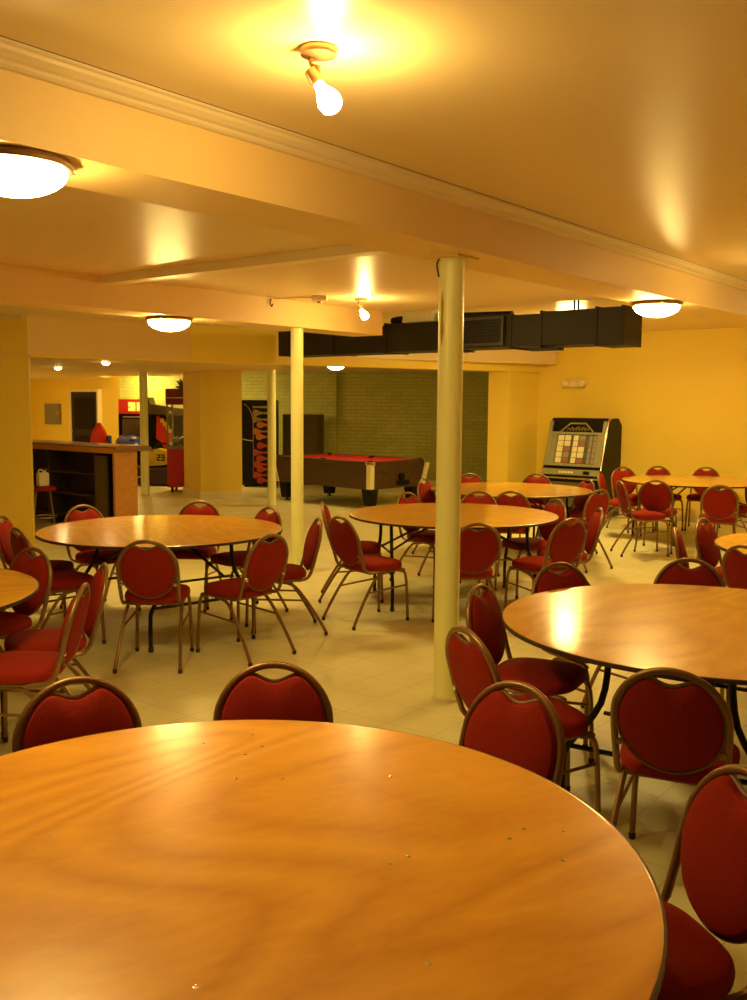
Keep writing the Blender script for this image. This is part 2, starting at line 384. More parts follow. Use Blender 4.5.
def spot_lamp(x, y, z, az, label):
    t = thing('bare_bulb_spotlight', label, 'spotlight', (x, y, z), az, 'bare bulb ceiling spotlights')
    link('canopy', lathe(nb(), [(.058, 0), (.060, -.008), (.056, -.022), (.02, -.028), (0, -.028)], 32), M['nickel'], t, smooth=True)
    bm = nb(); tube(bm, curve([(-.02, 0, -.026), (-.025, 0, -.04), (-.018, 0, -.052), (.0, 0, -.056), (.0, 0, -.075)]), .007, 8); link('arm', bm, M['nickel'], t, smooth=True)
    d = Vector((.50, -.15, -.80)).normalized(); q = d.to_track_quat('Z', 'Y')
    def along(prof): 
        bm = nb(); lathe(bm, prof, 20)
        for v in bm.verts: v.co = q @ v.co + Vector((-.016, 0, -.082))
        return bm
    link('socket', along([(0, -.02), (.020, -.018), (.022, .02), (.018, .032), (0, .032)]), M['nickel'], t, smooth=True)
    link('bulb', along([(.016, .033), (.018, .05), (.032, .075), (.038, .098), (.034, .118), (.02, .130), (0, .134)]), M['bulb'], t, smooth=True)
    return t
spot_lamp(-.18, 3.07, 2.82, R(0), 'bare-bulb swivel spotlight on the near ceiling at top of picture')
spot_lamp(-.13, 9.05, 2.70, R(0), 'small bare-bulb spotlight on the ceiling beyond the second beam end')
x, y, _ = G(1.85, 7.4); spot_lamp(x, y, 2.82, R(40), 'bare-bulb spotlight outside the right picture edge, over the right tables')

for x, y, lb in ((-4.99, 15.12, 'left one of two small recessed downlights over the bar'), (-3.65, 13.03, 'right one of two small recessed downlights over the bar')):
    t = thing('recessed_downlight', lb, 'downlight', (x, y, 2.25), 0, 'recessed downlights in the low ceiling')
    link('trim_ring', lathe(nb(), [(.052, -.001), (.078, -.001), (.076, -.010), (.056, -.012)], 24), M['nickel'], t, smooth=True)
    link('lens', lathe(nb(), [(0, -.042), (.030, -.038), (.046, -.026), (.052, -.010), (.052, -.001), (0, -.001)], 24), M['down'], t, smooth=True)

# smoke alarm, wire hook and conduit by the second beam
t = thing('smoke_alarm', 'small pale junction box on ceiling left of the far bare-bulb spotlight', 'junction box', (-.51, 8.92, 2.70))
link('box', box(nb(), -.07, .07, -.07, .07, -.045, 0, .008), M['crown'], t)
link('knockout', lathe(nb(), [(0, -.064), (.022, -.062), (.025, -.046), (0, -.046)], 16), M['nickel'], t, smooth=True)
t = thing('surface_wire', 'thin pale cable clipped along ceiling from beam to the junction box', 'cable', (-.95, 9.17, 2.70))
bm = nb(); tube(bm, curve([(-.02, -.14, -.02), (.0, -.10, -.008), (.10, -.12, -.008), (.24, -.2, -.008), (.37, -.25, -.012)]), .006, 6); link('cable', bm, M['crown'], t, smooth=True)
bm = nb(); tube(bm, curve([(-.02, -.14, -.02), (-.03, -.15, -.05), (-.015, -.15, -.085), (-.005, -.15, -.06)]), .006, 6); link('hook', bm, M['steel'], t, smooth=True)

# black duct across the rear bay
t = thing('air_duct', 'long black rectangular air duct hanging below the rear ceiling', 'air duct', G(3.98, 8.95, 2.33), GRID)   # local X = U, Y = N
def seg(y0, y1, z0, z1, x0=0, x1=.44): return box(nb(), x0, x1, y0, y1, z0, z1, .006)
for y0, y1, a, b in ((0, .30, -.02, .36), (.30, .92, -.0, .355), (.92, 2.03, .0, .335)): link('duct_section', seg(y0+.004, y1-.004, a, b), M['duct'], t)
link('duct_section', seg(2.034, 2.98, -.01, .315), M['duct'], t); link('duct_section', seg(2.984, 4.73, -.015, .30), M['duct'], t)
for y, zt in ((.02, .372), (.30, .372), (.92, .365), (1.28, .345), (2.03, .345), (2.11, .328), (2.98, .328), (3.8, .31)): link('flange', box(nb(), -.012, .452, y-.012, y+.012, -.022, zt, .003), M['duct'], t)
bm = nb()
box(bm, -.045, -.0, 1.35, 2.01, .02, .05); box(bm, -.045, -.0, 1.35, 2.01, .30, .33); box(bm, -.045, -.0, 1.35, 1.38, .05, .30); box(bm, -.045, -.0, 1.98, 2.01, .05, .30)
link('grille_frame', bm, plain('scuffed_black_metal', (.06, .055, .045), .4, metal=.4), t)
for i in range(7): link('louvre', box(nb(), -.03, -.002, 1.38, 1.98, .065+i*.034, .072+i*.034), M['duct'], t)
for y in (.55, .72): bm = nb(); tube(bm, [(.1+(y > .6)*.25, y, .355), (.1+(y > .6)*.25, y, .488)], .012, 8); link('hanger_rod', bm, M['steel'], t)
bm = nb(); box(bm, -.02, .10, .70, 1.05, -.05, -.02, .003); link('hanging_strap', bm, M['duct'], t)
t = thing('foil_wrapped_duct', 'pale foil-wrapped duct piece lying on top of the black duct', 'insulated duct', G(6.28, 8.98, 2.648), GRID)
bm = nb(); box(bm, 0, .4, 0, .46, 0, .16, .02)
bmesh.ops.subdivide_edges(bm, edges=bm.edges[:], cuts=4, use_grid_fill=True)
for v in bm.verts: v.co += Vector((noise.noise(v.co*14), noise.noise(v.co*14+Vector((3, 1, 4))), noise.noise(v.co*14+Vector((9, 2, 7)))*.5))*.012
for v in bm.verts: v.co.z = max(v.co.z, .003)
link('foil_sleeve', bm, M['foil'], t, smooth=True)
bm = nb(); tube(bm, curve([(.15, .47, .05), (.15, .6, .055), (.18, .72, .05)]), .045, 12); link('black_pipe', bm, M['duct'], t, smooth=True)
bm = nb(); tube(bm, curve([(.15, -.01, .05), (.16, -.2, .055), (.16, -.5, .05), (.2, -.9, .045)]), .042, 12); link('black_pipe', bm, M['duct'], t, smooth=True)

# ================================================================== ROUND TABLES
def table(x, y, rz, label, name='round_table'):
    t = thing(name, label, 'table', (x, y, 0), rz, 'round plywood folding tables')
    r = .914; seg = 96
    link('tabletop', lathe(nb(), [(0, .742), (r-.004, .742), (r-.004, .7588), (r-.007, .760), (r-.012, .760), (r-.05, .760), (0, .760)], seg), M['tabletop'], t, smooth=True)
    link('edge_band', lathe(nb(), [(r-.0035, .740), (r+.001, .741), (r+.001, .7575), (r-.0035, .7592)], seg), M['edge'], t, smooth=True)
    for s in (-1, 1):
        bm = nb()
        box(bm, -.30, .30, -.018, .018, .700, .741); f = link('leg_rail', bm, M['steel'], t); f.location = (s*.60, 0, 0); f.rotation_euler = (0, 0, R(90))
        for w in (-1, 1):
            bm = nb(); tube(bm, curve([(s*.60, w*.24, .735), (s*.60, w*.27, .5), (s*.62, w*.40, .30), (s*.62, w*.42, .22), (s*.62, w*.42, .012)], 4), .0145, 10)
            l = link('leg', bm, M['steel'], t, smooth=True)
            link('foot_cap', lathe(nb(), [(.018, 0), (.019, .03), (.015, .035)], 12, (s*.62, w*.42, 0)), M['glide'], l, smooth=True)
        bm = nb(); tube(bm, [(s*.62, -.40, .30), (s*.62, .40, .30)], .011, 8); link('crossbar', bm, M['steel'], t, smooth=True)
        bm = nb(); tube(bm, [(s*.60, .18, .46), (s*.12, .05, .725)], .010, 8); tube(bm, [(s*.60, -.18, .46), (s*.12, -.05, .725)], .010, 8)
        tube(bm, [(s*.60, -.255, .46), (s*.60, .255, .46)], .009, 8); link('brace', bm, M['steel'], t, smooth=True)
    return t
tf = table(-.33, 1.92, R(30), 'large round orange plywood table nearest the viewer, filling the picture bottom')
PROTO = tf
bm = nb(); box(bm, -.3, .3, -.02, .02, .70, .741)
TABLES = [(1.5, 4.18, 57, 'round plywood table at right, behind the nearest one, with bright white reflection'),
          (-1.61, 7.18, -50, 'round plywood table at left middle, in front of the bar, ringed by six chairs'),
          (.70, 8.30, 10, 'round plywood table at picture centre, crossed by the thick cream post'),
          (1.56, 10.76, 25, 'round plywood table behind the centre one, below the jukebox'),
          (4.12, 12.14, 20, 'round plywood table far right, against the yellow wall'),
          (3.30, 6.42, 80, 'round plywood table cut off at right edge, only a bright corner visible'),
          (-2.63, 4.65, 40, 'round plywood table cut off at left edge, only its right rim visible')]
for x, y, rz, lb in TABLES: copy_tree(PROTO, (x, y, 0), R(rz), lb)
# nail heads and screws that show in the nearest tabletop only
sc = [(-.48, 2.62), (-.35, 2.69), (-.31, 2.60), (-.35, 2.54), (-.35, 2.37), (-.23, 2.37), (.05, 2.39), (.08, 1.95), (.04, 1.92), (.10, 1.56), (-.29, 1.49), (.35, 2.09), (.31, 2.04), (.44, 2.08), (.41, 1.94), (-.72, 2.03)]
ca, sa = math.cos(R(30)), math.sin(R(30))
for x, y in sc:
    dx, dy = x+.33, y-1.92
    s_ = link('screw_head', lathe(nb(), [(.0055, 0), (.0055, .0006), (.003, .0010), (0, .0010)], 12), M['chrome'], tf, smooth=True)
    s_.location = (dx*ca+dy*sa, -dx*sa+dy*ca, .7600)

# ================================================================== CHAIRS
def lean(z): return -.195-.105*max(0, z-.44)/.41
def make_chair():
    t = thing('banquet_chair', '', 'chair', (0, 0, 0), 0, 'red banquet chairs around the round tables')
    # seat: rounded trapezoid cushion
    o = []
    for i in range(40):
        a = 2*math.pi*i/40; c, s = math.cos(a), math.sin(a)
        e = .62; px = math.copysign(abs(c)**e, c); py = math.copysign(abs(s)**e, s)
        o.append((px*(.205+.012*py), .015+py*.205, .452))
    bm = nb(); cushion(bm, o, [(0, -.030), (.90, -.030), (.985, -.022), (1.0, .0), (.985, .018), (.93, .030), (.75, .040), (.4, .046), (0, .048)], ((0, .015, .452), (0, 0, 1)))
    link('seat', bm, M['fabric'], t, smooth=True)
    # oval back pad with a dip below the hand slot
    o = []
    for i in range(72):
        a = 2*math.pi*i/72; x = .179*math.cos(a); z = .655+.188*math.sin(a)
        if z > .70 and abs(x) < .098: z -= .050*math.cos(x/.098*math.pi/2)**1.7
        o.append((x, lean(z), z))
    o = [p for p in o]
    c0 = (0, lean(.65), .65); nrm = Vector((0, .41, .105)).normalized()
    bm = nb(); cushion(bm, o, [(0, -.024), (.80, -.022), (.94, -.014), (.985, 0), (.94, .020), (.80, .032), (.45, .038), (0, .040)], (c0, nrm))
    pad = link('backrest', bm, M['fabric'], t, smooth=True)
    bm = nb(); tube(bm, [Vector(p)-nrm*.004 for p in o], .0075, 8, closed=True); link('piping', bm, M['border'], pad, smooth=True)
    # bronze hoop that carries the pad and runs down into the side rails
    P = []
    for s in (-1, 1):
        side = [(s*.172, .205, .405), (s*.176, .16, .418), (s*.180, -.10, .418), (s*.182, -.165, .428), (s*.184, -.195, .46), (s*.187, lean(.54), .54), (s*.190, lean(.62), .62)]
        P.append(side)
    arch = []
    for i in range(1, 16):
        a = math.pi - math.pi*i/16; arch.append((.191*math.cos(a), lean(.66+.19*math.sin(a)), .655+.192*math.sin(a)))
    bm = nb(); tube(bm, curve(P[0][4:]+arch+P[1][4:][::-1], 2), .0125, 10); link('back_hoop', bm, M['frame'], t, smooth=True)
    for s in (-1, 1):
        bm = nb(); tube(bm, curve(P[0 if s < 0 else 1][:5], 4), .0115, 8); link('side_rail', bm, M['frame'], t, smooth=True)
        bm = nb(); tube(bm, curve([(s*.174, .14, .412), (s*.177, .195, .398), (s*.180, .218, .34), (s*.186, .226, .18), (s*.190, .230, .02)], 4), .0115, 8)
        l = link('leg', bm, M['frame'], t, smooth=True); link('foot_cap', lathe(nb(), [(.0135, 0), (.0145, .022), (.012, .026)], 10, (s*.190, .230, 0)), M['glide'], l, smooth=True)
        bm = nb(); tube(bm, curve([(s*.172, .06, .410), (s*.178, -.06, .385), (s*.188, -.16, .27), (s*.200, -.255, .12), (s*.208, -.310, .02)], 4), .0115, 8)
        l = link('leg', bm, M['frame'], t, smooth=True); link('foot_cap', lathe(nb(), [(.0135, 0), (.0145, .022), (.012, .026)], 10, (s*.208, -.310, 0)), M['glide'], l, smooth=True)
        bm = nb(); tube(bm, [(s*.182, .222, .29), (s*.190, -.165, .265)], .0075, 8); link('stretcher', bm, M['frame'], t, smooth=True)
        bm = nb(); lathe(bm, [(0, -.005), (.012, -.004), (.012, .004), (0, .005)], 10)
        for v in bm.verts: v.co = Vector((v.co.z+s*.186, lean(.56)-.016+v.co.x*.0, .56+v.co.y)) if False else Vector((v.co.x+s*.170, v.co.z+lean(.56)-.014, v.co.y+.56))
        link('back_bolt', bm, M['chrome'], pad, smooth=True)
    bm = nb(); box(bm, -.172, .172, .09, .115, .402, .421); box(bm, -.172, .172, -.13, -.105, .402, .421); link('seat_frame', bm, M['frame'], t)
    return t
CHAIRS = [
    (-0.33, 2.83, 180, 'red oval-back chair tucked under far side of nearest table, centre one, hand slot showing'),
    (-0.79, 2.68, -149, 'red oval-back chair tucked under far side of nearest table, leftmost, at left picture edge'),
    (0.25, 2.71, 133, 'red oval-back chair at right rim of nearest table, overlapping two chairs behind it'),
    (0.63, 2.12, 106, 'large red oval-back chair cut off by right picture edge, beside nearest table'),
    (1.12, 3.36, -25, 'dark red chair seen from behind, drawn up to near side of right-hand table'),
    (0.63, 3.77, -65, 'red chair facing right, second from pillar, just behind the chair at nearest table'),
    (0.77, 4.39, -119, 'red chair facing right, close beside the thick cream pillar, left of right-hand table'),
    (1.15, 4.92, -155, 'red chair behind far left rim of right-hand table, seat hidden, only back showing'),
    (1.73, 5.07, 165, 'red chair centred behind far rim of right-hand table, a narrow chair edge behind it'),
    (2.59, 6.04, -62, 'red chair below the bright table corner at right edge, back towards viewer'),
    (2.78, 7.13, -131, 'red chair left of the bright table corner at right edge, back seen at an angle'),
    (2.43, 6.61, -110, 'red chair seen nearly edge-on, rising behind the centred chair of right-hand table'),
    (-1.44, 6.23, 1, 'red chair seen squarely from behind at near side of left middle table'),
    (-0.91, 6.44, 51, 'red chair seen from behind at right near side of left middle table, turned left'),
    (-0.70, 7.07, 105, 'red chair facing left at right end of left middle table, in front of slim post'),
    (-1.08, 7.68, 133, 'red chair behind right far rim of left middle table, beside the slim post'),
    (-1.55, 8.03, 176, 'red chair behind far rim of left middle table, below the square yellow column'),
    (-2.23, 7.74, -132, 'red chair behind far rim of left middle table, in front of the bar'),
    (-2.22, 6.65, -49, 'red chair at left end of left middle table, half hidden by nearer chair'),
    (-2.53, 7.16, -89, 'red chair at left picture edge, farthest one facing left middle table'),
    (-2.18, 5.34, 147, 'red chair behind the cut-off table at left edge, back facing viewer with open hand slot'),
    (-1.68, 4.46, 95, 'nearer of two slanted red chairs right of cut-off left table, seen from the side'),
    (-1.72, 4.94, 112, 'farther of two slanted red chairs right of cut-off left table, partly overlapped'),
    (-0.02, 7.46, -53, 'red chair facing right at left side of centre table, all four legs in view'),
    (-0.15, 8.31, -90, 'red chair facing right at far left of centre table, behind a similar nearer chair'),
    (0.54, 9.06, -134, 'red chair behind far left rim of centre table, just left of the thick pillar'),
    (0.83, 10.80, -121, 'narrow-looking red chair immediately left of thick pillar, in front of brick wall'),
    (0.71, 7.20, 11, 'red chair seen from behind, immediately right of thick pillar at centre table'),
    (0.97, 9.17, 163, 'red chair behind far rim of centre table, right of pillar, only its curved top showing'),
    (1.42, 9.77, -8, 'dark red chair between centre table and the table behind it, back to viewer'),
    (1.42, 8.60, 113, 'red chair facing left at right end of centre table, front of back cushion lit'),
    (1.36, 7.50, 33, 'red chair with back to viewer at right near side of centre table'),
    (1.62, 7.99, 87, 'red chair seen edge-on with shining frame, right of centre table'),
    (1.29, 11.62, -162, 'red chair top beyond the rear table, right of pillar and below brick wall'),
    (1.94, 11.63, 157, 'red chair top beyond the rear table, in front of the jukebox left corner'),
    (2.23, 10.99, 109, 'red chair at right end of rear table, under the jukebox, facing left'),
    (2.16, 10.01, 39, 'dark red chair with back to viewer at right near side of rear table'),
    (3.23, 12.31, -114, 'red chair in front of jukebox right foot, wedged between two rear tables'),
    (3.56, 12.98, -165, 'red chair at left rim of far right table, against the yellow wall'),
    (3.13, 10.91, -88, 'red chair seen from the side, seat pointing right, left of far right table'),
    (3.40, 11.27, -25, 'red chair seen squarely from behind at near left side of far right table'),
    (3.89, 10.65, -18, 'red chair seen squarely from behind at near right side of far right table'),
    (4.06, 13.21, -177, 'left of two red chair tops beyond the far right table against yellow wall'),
    (4.56, 13.09, 155, 'right of two red chair tops beyond the far right table against yellow wall'),
    (4.53, 11.56, 35, 'red chair mostly outside right picture edge at far right table'),
]
proto = make_chair()
for i, (x, y, rz, lb) in enumerate(CHAIRS):
    if i == 0:
        proto.location = (x, y, 0); proto.rotation_euler = (0, 0, R(rz)); proto['label'] = lb
    else: copy_tree(proto, (x, y, 0), R(rz), lb)

# ================================================================== POOL TABLE
th = R(43.0)
Ld = Vector((-math.cos(th), math.sin(th), 0)); Sd = Vector((math.sin(th), math.cos(th), 0))
near = Vector((-.05, 15.15, 0)); LX, LY = 1.45, 2.42
t = thing('pool_table', 'coin-operated pool table with red cloth and dark wood cabinet before brick wall', 'pool table', near, math.atan2(Sd.y, Sd.x))  # local X = short side, Y = long side
def frustum(x0, x1, y0, y1, z0, z1, ins):
    bm = nb(); box(bm, x0, x1, y0, y1, z0, z1)
    for v in bm.verts:
        if v.co.z < (z0+z1)/2:
            v.co.x += ins if v.co.x < (x0+x1)/2 else -ins; v.co.y += ins if v.co.y < (y0+y1)/2 else -ins
    return bm
link('cabinet', frustum(.02, LX-.02, .02, LY-.02, .32, .72, .06), M['walnut'], t)
link('bed_cloth', box(nb(), .13, LX-.13, .13, LY-.13, .722, .738), M['felt'], t)
bm = nb()
for a in ((.13, .17, .20, LY/2-.07), (.13, .17, LY/2+.07, LY-.20), (LX-.17, LX-.13, .20, LY/2-.07), (LX-.17, LX-.13, LY/2+.07, LY-.20), (.20, LX-.20, .13, .17), (.20, LX-.20, LY-.17, LY-.13)): box(bm, *a, .735, .768, .006)
link('cushion', bm, M['felt'], t)
bm = nb()
box(bm, 0, .13, .10, LY-.10, .722, .775, .008); box(bm, LX-.13, LX, .10, LY-.10, .722, .775, .008); box(bm, .10, LX-.10, 0, .13, .722, .775, .008); box(bm, .10, LX-.10, LY-.13, LY, .722, .775, .008)
link('rail', bm, M['walnut'], t)
for x, y in ((0, 0), (LX, 0), (0, LY), (LX, LY)):
    sx = 1 if x == 0 else -1; sy = 1 if y == 0 else -1
    bm = nb(); box(bm, min(x-sx*.006, x+sx*.125), max(x-sx*.006, x+sx*.125), min(y-sy*.006, y+sy*.125), max(y-sy*.006, y+sy*.125), .715, .782, .02); link('corner_cap', bm, M['chrome'], t, smooth=True)
    bm = nb(); box(bm, x-.012 if sx > 0 else x-.08, x+.08 if sx > 0 else x+.012, y-.012 if sy > 0 else y-.08, y+.08 if sy > 0 else y+.012, .33, .716)
    for v in bm.verts:
        if v.co.z < .5: v.co.x += sx*.06; v.co.y += sy*.06
    link('corner_trim', bm, M['card'], t)
    bm = nb(); lathe(bm, [(0, .783), (.05, .783), (.052, .79), (.046, .792), (0, .785)], 20, (x+sx*.115, y+sy*.115, 0)); link('pocket', bm, M['black'], t, smooth=True)
    cx, cy = x+sx*.20, y+sy*.20
    bm = nb(); box(bm, cx-.10, cx+.10, cy-.10, cy+.10, .045, .33)
    for v in bm.verts:
        if v.co.z < .2: v.co.x = cx+(v.co.x-cx)*.72; v.co.y = cy+(v.co.y-cy)*.72
    l = link('leg', bm, M['black'], t)
    link('leveler_foot', lathe(nb(), [(.045, 0), (.045, .015), (.018, .022), (.018, .05)], 16, (cx, cy, 0)), M['steel'], l, smooth=True)
for x in (.115, LX-.115):
    bm = nb(); lathe(bm, [(0, .775), (.05, .775), (.052, .784), (.046, .786), (0, .778)], 20, (x, LY/2, 0)); link('pocket', bm, M['black'], t, smooth=True)
# ball return on the short side (faces the viewer's right)
bm = nb(); tube(bm, [(.78, .045, .51), (.78, -.0, .51)], .055, 20); link('ball_return', bm, M['black'], t, smooth=True)
bm = nb(); box(bm, .70, .98, .035, .05, .36, .44, .005); link('coin_tray', bm, M['black'], t)

# ================================================================== JUKEBOX
t = thing('jukebox', 'black jukebox with pewter trim and slanted window of title cards by yellow wall', 'jukebox', G(7.08, 13.84), GRID+math.pi)   # local X = towards room, local Y = to the right along the wall
W = .94
prof = [(0, .04), (.62, .04), (.66, .10), (.66, .60), (.76, .66), (.76, .74), (.70, .78), (.50, 1.46), (.44, 1.51), (.12, 1.51), (0, 1.40)]
bm = nb(); extrude(bm, [(x, z) for x, z in prof], 'y', 0, W); link('cabinet', bm, M['black'], t)
def slab(y0, y1, s0, s1, d0, d1):
    """box lying on the slanted front: s runs up the slope from the ledge, d out from it"""
    a, b = Vector((.70, 0, .78)), Vector((.50, 0, 1.46)); e = (b-a).normalized(); f = Vector((e.z, 0, -e.x))
    bm = nb(); vs = [bm.verts.new(a + e*s + f*d + Vector((0, y, 0))) for d in (d0, d1) for y, s in ((y0, s0), (y1, s0), (y1, s1), (y0, s1))]
    for q in ((0, 1, 2, 3), (4, 5, 6, 7), (0, 1, 5, 4), (1, 2, 6, 5), (2, 3, 7, 6), (3, 0, 4, 7)): bm.faces.new([vs[i] for i in q])
    return bm
link('side_trim', slab(0, .05, 0, .71, 0, .03), M['juke_frame'], t); link('side_trim', slab(W-.05, W, 0, .71, 0, .03), M['juke_frame'], t)
link('cross_trim', slab(.05, W-.05, .50, .535, 0, .028), M['juke_frame'], t)
link('cross_trim', slab(.05, W-.05, 0, .04, 0, .028), M['juke_frame'], t)
link('inner_frame', slab(.05, .15, .04, .50, 0, .014), M['juke_frame'], t); link('inner_frame', slab(W-.12, W-.05, .04, .50, 0, .014), M['juke_frame'], t)
# title card columns
k = 0
for cx0, cx1 in ((.17, .27), (.285, .385), (.43, .51), (.525, .625), (.69, .74), (.76, .81)):
    for r_ in range(5):
        dark = (cx0 > .27 and cx0 < .3 and r_ in (0, 1, 2)) or (cx0 > .5 and cx0 < .6 and r_ in (0, 3, 4)) or cx0 > .68
        link('title_card', slab(cx0, cx1, .055+r_*.088, .055+r_*.088+.080, .004, .007), M['cardred'] if (dark and r_ in (0, 2, 3) and cx0 < .65) else (M['grey'] if dark else M['card']), t); k += 1
link('window_glass', slab(.15, W-.12, .045, .495, .012, .015), M['glass'], t)
# marquee arch
bm = nb()
for a, b in (((.22, .535), (.36, .685)), ((.36, .685), (.60, .685)), ((.60, .685), (.76, .535))):
    pass
def slope_pt(y, s, d): 
    a, b_ = Vector((.70, 0, .78)), Vector((.50, 0, 1.46)); e = (b_-a).normalized(); f = Vector((e.z, 0, -e.x)); return a+e*s+f*d+Vector((0, y, 0))
bm = nb(); tube(bm, [slope_pt(.20, .54, .012), slope_pt(.34, .675, .012), slope_pt(.60, .675, .012), slope_pt(.74, .54, .012)], .013, 8); link('marquee_arch', bm, M['juke_frame'], t)
bm = nb(); random.seed(3)
for i in range(7):
    y = .32+i*.05; tube(bm, curve([slope_pt(y-.02, .555, .006), slope_pt(y, .60+.02*(i % 2), .008), slope_pt(y+.025, .57, .006), slope_pt(y+.03, .63-.01*abs(i-3), .006)]), .0065, 6)
link('marquee_scroll', bm, plain('dull_gold_scrollwork', (.36, .28, .10), .4, metal=.6), t)
# control ledge
link('control_ledge', box(nb(), .655, .785, 0, W, .655, .745, .01), M['juke_frame'], t)
for i in range(5): link('selector_button', box(nb(), .786, .796, .30+i*.05, .335+i*.05, .685, .715, .003), M['card'], t)
link('coin_slot', box(nb(), .786, .797, .70, .80, .675, .725, .004), M['black'], t)
link('speaker_grille', box(nb(), .655, .672, .10, W-.10, .16, .54, .006), M['olive'], t)
for z in (.10, .60): link('grille_trim', box(nb(), .655, .678, .04, W-.04, z-.012, z+.012, .004), M['chrome'], t)
bm = nb(); tube(bm, curve([(.66, W+.004, .12), (.66, W+.004, .60), (.73, W+.004, .70), (.69, W+.004, .80), (.49, W+.004, 1.44), (.40, W+.004, 1.50)]), .012, 8); link('edge_trim', bm, M['chrome'], t, smooth=True)
for x, y in ((.08, .08), (.56, .08), (.08, W-.08), (.56, W-.08)): link('foot', lathe(nb(), [(.03, 0), (.03, .04)], 12, (x, y, 0)), M['steel'], t)

# ================================================================== BAR
t = thing('bar_counter', 'long wooden bar counter with orange end panel and dark open shelving, far left', 'bar counter', G(9.98, 7.55), GRID)      # local X = U depth, Y = N length
L = 4.9; t.scale = (1, 1, 1.035)
link('end_panel', box(nb(), 0, .36, .33, .37, 0, 1.045), M['barwood'], t)
bm = nb(); extrude(bm, [(-.05, 1.045), (-.05, 1.09), (-.02, 1.105), (.42, 1.105), (.52, 1.085), (.565, 1.03), (.55, 1.015), (.48, 1.04), (.40, 1.045)], 'y', .24, L)
link('countertop', bm, M['bartop'], t)
link('front_rail', box(nb(), -.062, -.051, .26, L, 1.01, 1.075, .004), M['barwood'], t)
link('back_panel', box(nb(), .33, .36, .371, L, 0, 1.044), M['darkwood'], t)
for y in (.80, 1.9, 3.2): link('divider', box(nb(), .04, .33, y, y+.04, 0, 1.044), M['darkwood'], t)
link('light_panel', box(nb(), .03, .06, .55, .80, .05, .97), M['olive'], t)
for y0, y1 in ((.84, 1.9), (1.94, 3.2), (3.24, L)):
    for z in (.12, .42, .70): link('shelf', box(nb(), .06, .33, y0, y1, z, z+.025), M['darkwood'], t)
xg = 0
# stool with a jug on it
t = thing('bar_stool', 'low stool with red seat and thin legs in front of the bar, holding a jug', 'stool', (-4.35, 12.45, 0), R(20))
link('seat', lathe(nb(), [(0, .545), (.16, .545), (.175, .56), (.172, .59), (.14, .60), (0, .602)], 28), M['fabric'], t, smooth=True)
for k in range(4):
    a = math.pi/4+k*math.pi/2; bm = nb(); tube(bm, [(.12*math.cos(a), .12*math.sin(a), .545), (.20*math.cos(a), .20*math.sin(a), 0)], .011, 8); link('leg', bm, M['frame'], t, smooth=True)
ring = [(.175*math.cos(i*math.pi/10), .175*math.sin(i*math.pi/10), .20) for i in range(20)]
link('foot_ring', tube(nb(), ring, .008, 8, closed=True), M['chrome'], t, smooth=True)
t = thing('plastic_jug', 'white plastic jug with small cap standing on the low red stool', 'jug', (-4.35, 12.45, .603), R(40))
bm = nb(); box(bm, -.085, .085, -.07, .07, 0, .20, .025); link('body', bm, M['white'], t, smooth=True); t.scale = (.82, .82, .9)
link('neck', lathe(nb(), [(.028, .198), (.026, .235)], 16, (.03, 0, 0)), M['white'], t, smooth=True)
link('cap', lathe(nb(), [(.031, .235), (.031, .262), (.026, .265), (0, .265)], 16, (.03, 0, 0)), M['glide'], t, smooth=True)
bm = nb(); tube(bm, curve([(-.07, 0, .19), (-.06, 0, .235), (-.02, 0, .24), (.005, 0, .215)]), .010, 8); link('handle', bm, M['white'], t, smooth=True)

# ================================================================== ARCADE CORNER
# local frames: front (towards the viewer) is local -Y
def face(x, y): return math.atan2(-x, y)*0
# driving game cabinet with lit red header
t = thing('driving_arcade_machine', 'arcade machine with lit red header and yellow lettering behind the bar end', 'arcade machine', (-5.13, 20.35, 0), R(6))
link('monitor_cabinet', box(nb(), -.32, .32, 0, .55, .55, 1.46, .01), M['black'], t)
link('pedestal', box(nb(), -.30, .30, -.05, .55, 0, .55, .01), M['purple'], t)
bm = nb(); extrude(bm, [(-.06, 1.45), (.10, 1.45), (.10, 1.76), (-.02, 1.76)], 'x', -.31, .27); hd = link('header', bm, M['signred'], t)
bm = nb()
def glyph(bm, x, strokes, y0=-.075, z=1.51, s=.185):
    for a, b, c, d in strokes: box(bm, x+a*s, x+c*s, y0, y0+.012, z+b*s, z+d*s)
glyph(bm, -.10, [(0, 0, .8, .40), (0, .5, .8, 1.02), (.25, .3, .8, .6)])
glyph(bm, .075, [(0, 0, .9, .42), (0, .55, .9, 1.02), (0, .3, .35, .7)])
link('header_lettering', bm, M['sign'], t)
link('screen', box(nb(), -.24, .24, -.012, -.001, .86, 1.34), M['grey'], t)
link('screen_hood_lamp', box(nb(), -.22, .24, -.05, -.012, 1.37, 1.40), M['white'], t)
bm = nb(); bmesh.ops.create_uvsphere(bm, u_segments=20, v_segments=12, radius=1)
for v in bm.verts: v.co = Vector((v.co.x*.30, v.co.y*.42-.55, v.co.z*.15+.88+.10*v.co.y))
link('fairing', bm, M['bplastic'], t, smooth=True)
bm = nb(); bmesh.ops.create_uvsphere(bm, u_segments=14, v_segments=8, radius=1)
for v in bm.verts: v.co = Vector((v.co.x*.06+.10, v.co.y*.10-.78, v.co.z*.03+.96))
link('windscreen', bm, M['white'], t, smooth=True)
link('fairing_support', box(nb(), -.12, .12, -.8, -.06, 0, .80, .03), M['black'], t)
